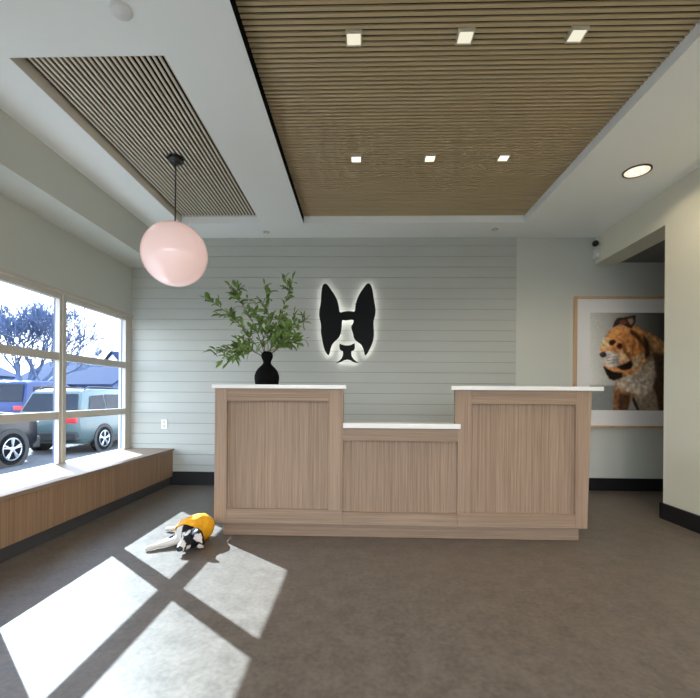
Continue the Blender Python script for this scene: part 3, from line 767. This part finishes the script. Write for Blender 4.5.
b = BM(); bmesh.ops.create_uvsphere(b, u_segments=20, v_segments=14, radius=.021); bmesh.ops.scale(b, vec=(1.1, .75, .85), verts=b.verts); bmesh.ops.translate(b, verts=b.verts, vec=nose_p + ax * .019 + up * .008); obj('nose', b, M['nose'], dog, True)
for sg_ in (1, -1):
    b = BM(); bmesh.ops.create_uvsphere(b, u_segments=14, v_segments=10, radius=.0095); bmesh.ops.translate(b, verts=b.verts, vec=hd + ax * .052 + up * .012 + side * sg_ * .032); obj('eye', b, M['eye'], dog, True)

# ------------------------------------------------------------------ outside: ground, cars, trees, houses
bm = BM(); box(bm, -70, XL - 1.6, -40, 90, GZ - .2, GZ); box(bm, XL - .15, 30, -40, YB - .9, GZ - .2, GZ + .02)
tag(obj('street', bm, M['asphalt']), 'grey asphalt street with parked cars outside the windows', 'street', kind='structure')
bm = BM(); box(bm, XL - 1.6, XL - .15, -40, 90, GZ - .2, GZ + .12); box(bm, XL - .15, 30, YB - .9, YB - .15, GZ - .2, GZ + .12)
tag(obj('sidewalk', bm, M['walk']), 'grey concrete sidewalk outside the left windows', 'sidewalk', kind='structure')

def wheel(parent, x, y, zc, r, sx):
    w = .21
    b = BM(); lathe(b, [(r * .62, -w / 2), (r * .9, -w / 2), (r, -w / 2 + .03), (r, w / 2 - .03), (r * .9, w / 2), (r * .62, w / 2)], (x, y, zc), 'x', 36); tw = obj('wheel', b, M['tyre'], parent); autosmooth(tw)
    b = BM(); xo = x + sx * (w / 2 - .005)
    lathe(b, [(r * .60, 0), (r * .66, sx * .012), (r * .62, sx * .02), (r * .58, 0)], (xo, y, zc), 'x', 36, False)
    lathe(b, [(.001, sx * .018), (r * .16, sx * .015), (r * .18, 0)], (xo, y, zc), 'x', 20, False)
    for k in range(5):
        for s_ in (-.13, .13):
            a = 2 * PI * k / 5 + .3; a2 = a + s_
            tube(b, [(xo + sx * .008, y + r * .12 * math.cos(a), zc + r * .12 * math.sin(a)), (xo + sx * .012, y + r * .61 * math.cos(a2), zc + r * .61 * math.sin(a2))], r * .045, 6)
    obj('rim', b, M['rim'], tw)
def car(name, label, paint, X, Yr, L=4.55, W=1.82, H=1.72, r=.35, hood=.98, belt=1.02, roofmat=None, truckish=False, rail=True):
    """vehicle heading +Y with its rear at Yr, centred at X"""
    t = thing(name, label, 'car', (X, Yr + L / 2, GZ), 'cars parked outside')
    z0 = GZ
    def loft(secs, mat, nm, cap=True):
        b = BM(); rings = []
        for y, pts in secs: rings.append([b.verts.new((X + x, Yr + y, z0 + z_)) for x, z_ in pts])
        for a, c in zip(rings, rings[1:]):
            n = len(a)
            for i in range(n): b.faces.new((a[i], a[(i + 1) % n], c[(i + 1) % n], c[i]))
        b.faces.new(rings[0]); b.faces.new(rings[-1])
        return autosmooth(obj(nm, b, mat, t), 40)
    hw = W / 2
    def sec(w, zb_, zt_, crown=.02):
        half = [(w * .86, zb_), (w * .97, zb_ + .12), (w, zb_ + (zt_ - zb_) * .5), (w * .975, zt_ - .10), (w * .93, zt_ - .01), (w * .5, zt_ + crown)]
        return half + [(-x, z_) for x, z_ in reversed(half)]
    loft([(0.0, sec(hw * .86, .42, belt - .08)), (.06, sec(hw * .95, .34, belt)), (.35, sec(hw, .26, belt + .01)), (1.6, sec(hw, .24, belt)), (3.0, sec(hw, .24, belt - .01)), (L - 1.2, sec(hw, .25, hood + .03)), (L - .5, sec(hw * .97, .28, hood - .03)), (L - .12, sec(hw * .9, .34, hood - .12)), (L, sec(hw * .8, .42, hood - .30))], paint, 'car_body')
    # greenhouse
    def gs(w, zt_, wt): return [(w, belt - .06), (wt, zt_ - .05), (wt * .9, zt_), (-wt * .9, zt_), (-wt, zt_ - .05), (-w, belt - .06)]
    gw, tw_ = hw * .93, hw * .74
    loft([(.10, gs(gw, belt + .05, gw * .96)), (.38, gs(gw, H - .07, tw_)), (.8, gs(gw, H, tw_)), (2.2, gs(gw, H, tw_)), (2.30, gs(gw, H - .06, tw_)), (3.45, gs(gw * .98, belt + .05, gw * .9))], roofmat or paint, 'cabin')
    for sx in (1, -1):
        def sp(y, f, o=.012): # point on cabin side
            return (X + sx * (gw + (tw_ - gw) * f + o), Yr + y, z0 + belt - .06 + (H - .05 - belt + .06) * f)
        for quad in (((.42, .18), (1.18, .18), (1.18, .84), (.62, .80)), ((1.24, .18), (2.08, .18), (2.08, .86), (1.24, .86)), ((2.14, .18), (3.05, .18), (2.62, .82), (2.14, .86))):
            b = BM(); b.faces.new([b.verts.new(sp(*q)) for q in quad]); bmesh.ops.solidify(b, geom=b.faces[:], thickness=.008); obj('side_window', b, M['car_glass'], t)
        for yy in (.95, L - .92):
            b = BM(); lathe(b, [(r * .9, 0), (r * 1.2, 0), (r * 1.2, sx * .012), (r * .9, sx * .012)], (X + sx * (hw - .006), Yr + yy, z0 + r), 'x', 32); obj('wheel_arch', b, M['car_trim'], t)
            wheel(t, X + sx * (hw - .095), Yr + yy, z0 + r, r, sx)
        b = BM(); box(b, X + sx * hw * .72 - .15, X + sx * hw * .72 + .15, Yr - .012, Yr + .24, z0 + belt - .20, z0 + belt - .04); bevel(b, .03, 2); obj('tail_light', b, M['red_lens'], t)
        b = BM(); box(b, X + sx * hw * .74 - .10, X + sx * hw * .74 + .10, Yr - .012, Yr + .06, z0 + .50, z0 + .57); obj('reflector', b, M['red_lens'], t)
        b = BM(); box(b, X + sx * hw * .70 - .16, X + sx * hw * .70 + .16, Yr + L - .30, Yr + L - .03, z0 + hood - .26, z0 + hood - .13); bevel(b, .03, 2); obj('headlight', b, M['clear_lens'], t)
        b = BM(); box(b, X + sx * (hw + .02), X + sx * (hw + .17), Yr + 2.95, Yr + 3.06, z0 + belt - .01, z0 + belt + .13); bevel(b, .03, 2); obj('mirror', b, paint, t)
        b = BM(); box(b, X + sx * (hw - .02) - .015, X + sx * (hw - .02) + .015, Yr + 1.35, Yr + L - 1.35, z0 + .24, z0 + .40); obj('sill_cladding', b, M['car_trim'], t)
        if rail:
            b = BM(); tube(b, [(X + sx * tw_ * .92, Yr + .55, z0 + H - .02), (X + sx * tw_ * .92, Yr + .7, z0 + H + .05), (X + sx * tw_ * .92, Yr + 2.2, z0 + H + .05), (X + sx * tw_ * .92, Yr + 2.4, z0 + H - .02)], .02, 8); obj('roof_rail', b, M['car_trim'], t)
    b = BM(); y1, y2 = .13, .345
    b.faces.new([b.verts.new((X + a, Yr + y - .03, z0 + zz)) for a, y, zz in ((-gw * .86, y1, belt + .10), (gw * .86, y1, belt + .10), (tw_ * .9, y2, H - .14), (-tw_ * .9, y2, H - .14))])
    bmesh.ops.solidify(b, geom=b.faces[:], thickness=.01); obj('rear_window', b, M['car_glass'], t)
    b = BM(); b.faces.new([b.verts.new((X + a, Yr + y + .02, z0 + zz)) for a, y, zz in ((-gw * .86, 3.38, belt + .12), (gw * .86, 3.38, belt + .12), (tw_ * .9, 2.84, H - .12), (-tw_ * .9, 2.84, H - .12))])
    bmesh.ops.solidify(b, geom=b.faces[:], thickness=.01); obj('windscreen', b, M['car_glass'], t)
    b = BM(); box(b, X - hw * .9, X + hw * .9, Yr - .05, Yr + .2, z0 + .36, z0 + .60); bevel(b, .04, 2); obj('rear_bumper', b, M['car_trim'], t)
    b = BM(); box(b, X - hw * .85, X + hw * .85, Yr + L - .2, Yr + L + .04, z0 + .30, z0 + .58); bevel(b, .04, 2); obj('front_bumper', b, M['car_trim'], t)
    return t
P1 = pbr('grey_green_car_paint', rgb(66, 82, 82), .4, metal=.0, coat=.15)
P2 = pbr('black_blue_car_paint', rgb(10, 14, 20), .4, spec=.3, coat=.1)
P3 = pbr('blue_car_paint', rgb(10, 38, 86), .4, spec=.3, coat=.1)
PW = pbr('snowy_white_roof', rgb(225, 230, 238), .6)
car('parked_car', 'grey-green sport utility car with roof rails parked at right behind the window', P1, -8.05, 10.15, roofmat=P1)
car('parked_car', 'black sport utility car with large alloy wheel at the lower left pane', P2, -8.42, 4.83, L=4.6, W=1.86, H=1.8, r=.375, hood=1.16, belt=1.16)
car('parked_car', 'tall blue vehicle standing behind the black car, seen in the left pane', P3, -12.3, 13.4, L=4.6, W=1.9, H=2.05, r=.36, hood=1.2, belt=1.2, rail=False)

def tree(name, label, base, seed, trunk, r0, limbs, depth=6, up=.25, L0=None):
    rn = random.Random(seed); b = BM()
    def grow(p, d, L, r, lev):
        n = 3; pts = [p]
        for i in range(n):
            d = (d + Vector((rn.uniform(-1, 1), rn.uniform(-1, 1), rn.uniform(-.6, 1) + up)) * .15).normalized()
            pts.append(pts[-1] + d * L / n)
        tube(b, pts, [max(.012, r * (1 - .3 * i / n)) for i in range(n + 1)], 6 if lev < 2 else 3)
        if lev >= depth: return
        for j in range(3 if lev < depth - 1 else 2):
            sd = Vector((rn.uniform(-1, 1), rn.uniform(-1, 1), rn.uniform(-.5, .8)))
            grow(pts[(-1, -2, -1)[j]], (d * .8 + sd * .75).normalized(), L * rn.uniform(.68, .86), r * .62, lev + 1)
    base = Vector(base); top = base + Vector((0, 0, trunk))
    tube(b, [base, base + Vector((.03, 0, trunk * .5)), top], [r0 * 1.25, r0, r0 * .95], 8)
    for d, L in limbs: grow(top - Vector((0, 0, rn.uniform(0, .25))), Vector(d).normalized(), L, r0 * .6, 1)
    o = obj(name, b, M['bark'], None); tag(o, label, 'tree', 'bare trees outside'); return o
tree('bare_tree', 'large bare winter tree with spreading branches seen in the upper left panes', (-16.6, 19.6, GZ), 5, 1.7, .17,
     [((-1, .2, .75), 1.45), ((-.45, -.4, 1.1), 1.4), ((.1, .3, 1.2), 1.45), ((.55, -.2, 1.05), 1.5), ((1.1, .1, .75), 1.6), ((.9, .6, .6), 1.3)], depth=7)
tree('bare_tree', 'bare tree whose thin branch tips hang into the corner of the upper right pane', (-3.9, 12.6, GZ), 21, 3.6, .14,
     [((-1, -.1, .25), 1.1), ((-.9, .3, .0), 1.1), ((.3, .2, 1), 1.2), ((.6, -.3, .6), 1.0)], depth=5, up=.05)

def house(label, x, y, w, d, h, rh, wallc, roofc, rz=0):
    t = thing('house', label, 'house', (x, y, GZ), 'houses across the street', rz=rz)
    b = BM(); prism_y(b, [(-w / 2, 0), (w / 2, 0), (w / 2, h), (0, h + rh), (-w / 2, h)], -d / 2, d / 2); obj('house_walls', b, wallc, t, local=True)
    b = BM(); e = .35
    for s_ in (1, -1):
        sl_ = rh / (w / 2); prism_y(b, [(0, h + rh + .02), (s_ * (w / 2 + e), h - e * sl_ + .02), (s_ * (w / 2 + e), h - e * sl_ + .16), (0, h + rh + .18)], -d / 2 - .3, d / 2 + .3)
    obj('roof', b, roofc, t, local=True)
    for wx, wz in ((-w * .25, h * .55), (w * .2, h * .55)):
        b = BM(); box(b, wx - .4, wx + .4, -d / 2 - .03, -d / 2 + .02, wz - .55, wz + .55); obj('house_window', b, M['car_glass'], t, local=True)
HW = pbr('white_siding', rgb(225, 226, 228), .8); HR = pbr('blue_grey_shingles', rgb(32, 44, 70), .95, spec=.1, noise_amt=.12, nscale=2)
HB2 = pbr('grey_blue_siding', rgb(70, 86, 124), .9)
house('white house with blue-grey roof seen through the right pane', -20.6, 31, 6, 9, 2.3, 1.7, HB2, HR, 1.35)
house('grey-blue house partly hidden behind the first house, right pane', -23.5, 44, 7, 8, 3.0, 2.8, HW, HR, -.4)
house('long grey-blue house behind the large bare tree', -40, 34, 9, 16, 3.4, 2.4, HB2, HR, .2)
def bush(name, label, pts, seed):
    rn = random.Random(seed); b = BM()
    for x, y, h in pts:
        for k in range(110):
            a = rn.uniform(0, 2 * PI); p = Vector((x + rn.uniform(-.9, .9), y + rn.uniform(-.9, .9), GZ)); q = p + Vector((math.cos(a) * .5, math.sin(a) * .5, h * rn.uniform(.5, 1)))
            tube(b, [p, p.lerp(q, .5) + Vector((0, 0, .2)), q], [.03, .02, .008], 3)
    tag(obj(name, b, M['bark']), label, 'hedge', kind='stuff')
bush('bare_hedge', 'bare twiggy hedge behind the parked cars', [(-29 + i * 1.0, 24.0 + i * .1, 2.0 + .4 * math.sin(i * 2.1)) for i in range(9)], 3)

# ------------------------------------------------------------------ light
sun = bpy.data.lights.new('sun', 'SUN'); sun.energy = 17.5; sun.angle = math.radians(.35); sun.color = (.74, .90, 1)
so = bpy.data.objects.new('sun', sun); C.objects.link(so); so.location = (-12, 12, 10)
so.rotation_euler = Vector((1, -.84, -.812)).to_track_quat('-Z', 'Y').to_euler()
w = bpy.data.worlds.new('sky'); SC.world = w; w.use_nodes = True; nt = w.node_tree; nt.nodes.clear()
out = nt.nodes.new('ShaderNodeOutputWorld'); bg = nt.nodes.new('ShaderNodeBackground')
tc = nt.nodes.new('ShaderNodeTexCoord'); sp_ = nt.nodes.new('ShaderNodeSeparateXYZ'); rp = nt.nodes.new('ShaderNodeValToRGB')
nt.links.new(tc.outputs['Generated'], sp_.inputs[0]); nt.links.new(sp_.outputs['Z'], rp.inputs[0])
rp.color_ramp.elements[0].position = 0; rp.color_ramp.elements[0].color = (.95, .98, 1, 1)
rp.color_ramp.elements[1].position = .7; rp.color_ramp.elements[1].color = (.45, .66, 1, 1)
nt.links.new(rp.outputs[0], bg.inputs[0]); bg.inputs[1].default_value = 6.2
nt.links.new(bg.outputs[0], out.inputs[0])

# ------------------------------------------------------------------ camera
cam = bpy.data.cameras.new('camera'); co = bpy.data.objects.new('camera', cam); C.objects.link(co)
cam.sensor_width = 36; cam.sensor_fit = 'HORIZONTAL'; cam.lens = 405 / 700 * 36
cam.shift_x = 0; cam.shift_y = (396.3 - 349) / 700; cam.clip_start = .02; cam.clip_end = 300
co.matrix_world = Matrix.Translation((0, 0, 1.05)) @ Matrix.Rotation(.026857, 4, 'Z') @ Matrix.Rotation(PI / 2, 4, 'X') @ Matrix.Rotation(.007712, 4, 'Z')
SC.camera = co
SC.view_settings.view_transform = 'Standard'; SC.view_settings.look = 'None'; SC.view_settings.exposure = 0.30
SC.cycles.max_bounces = 12; SC.cycles.diffuse_bounces = 8; SC.cycles.transparent_max_bounces = 16
SC.cycles.use_denoising = True
SC.cycles.sample_clamp_indirect = 6.0
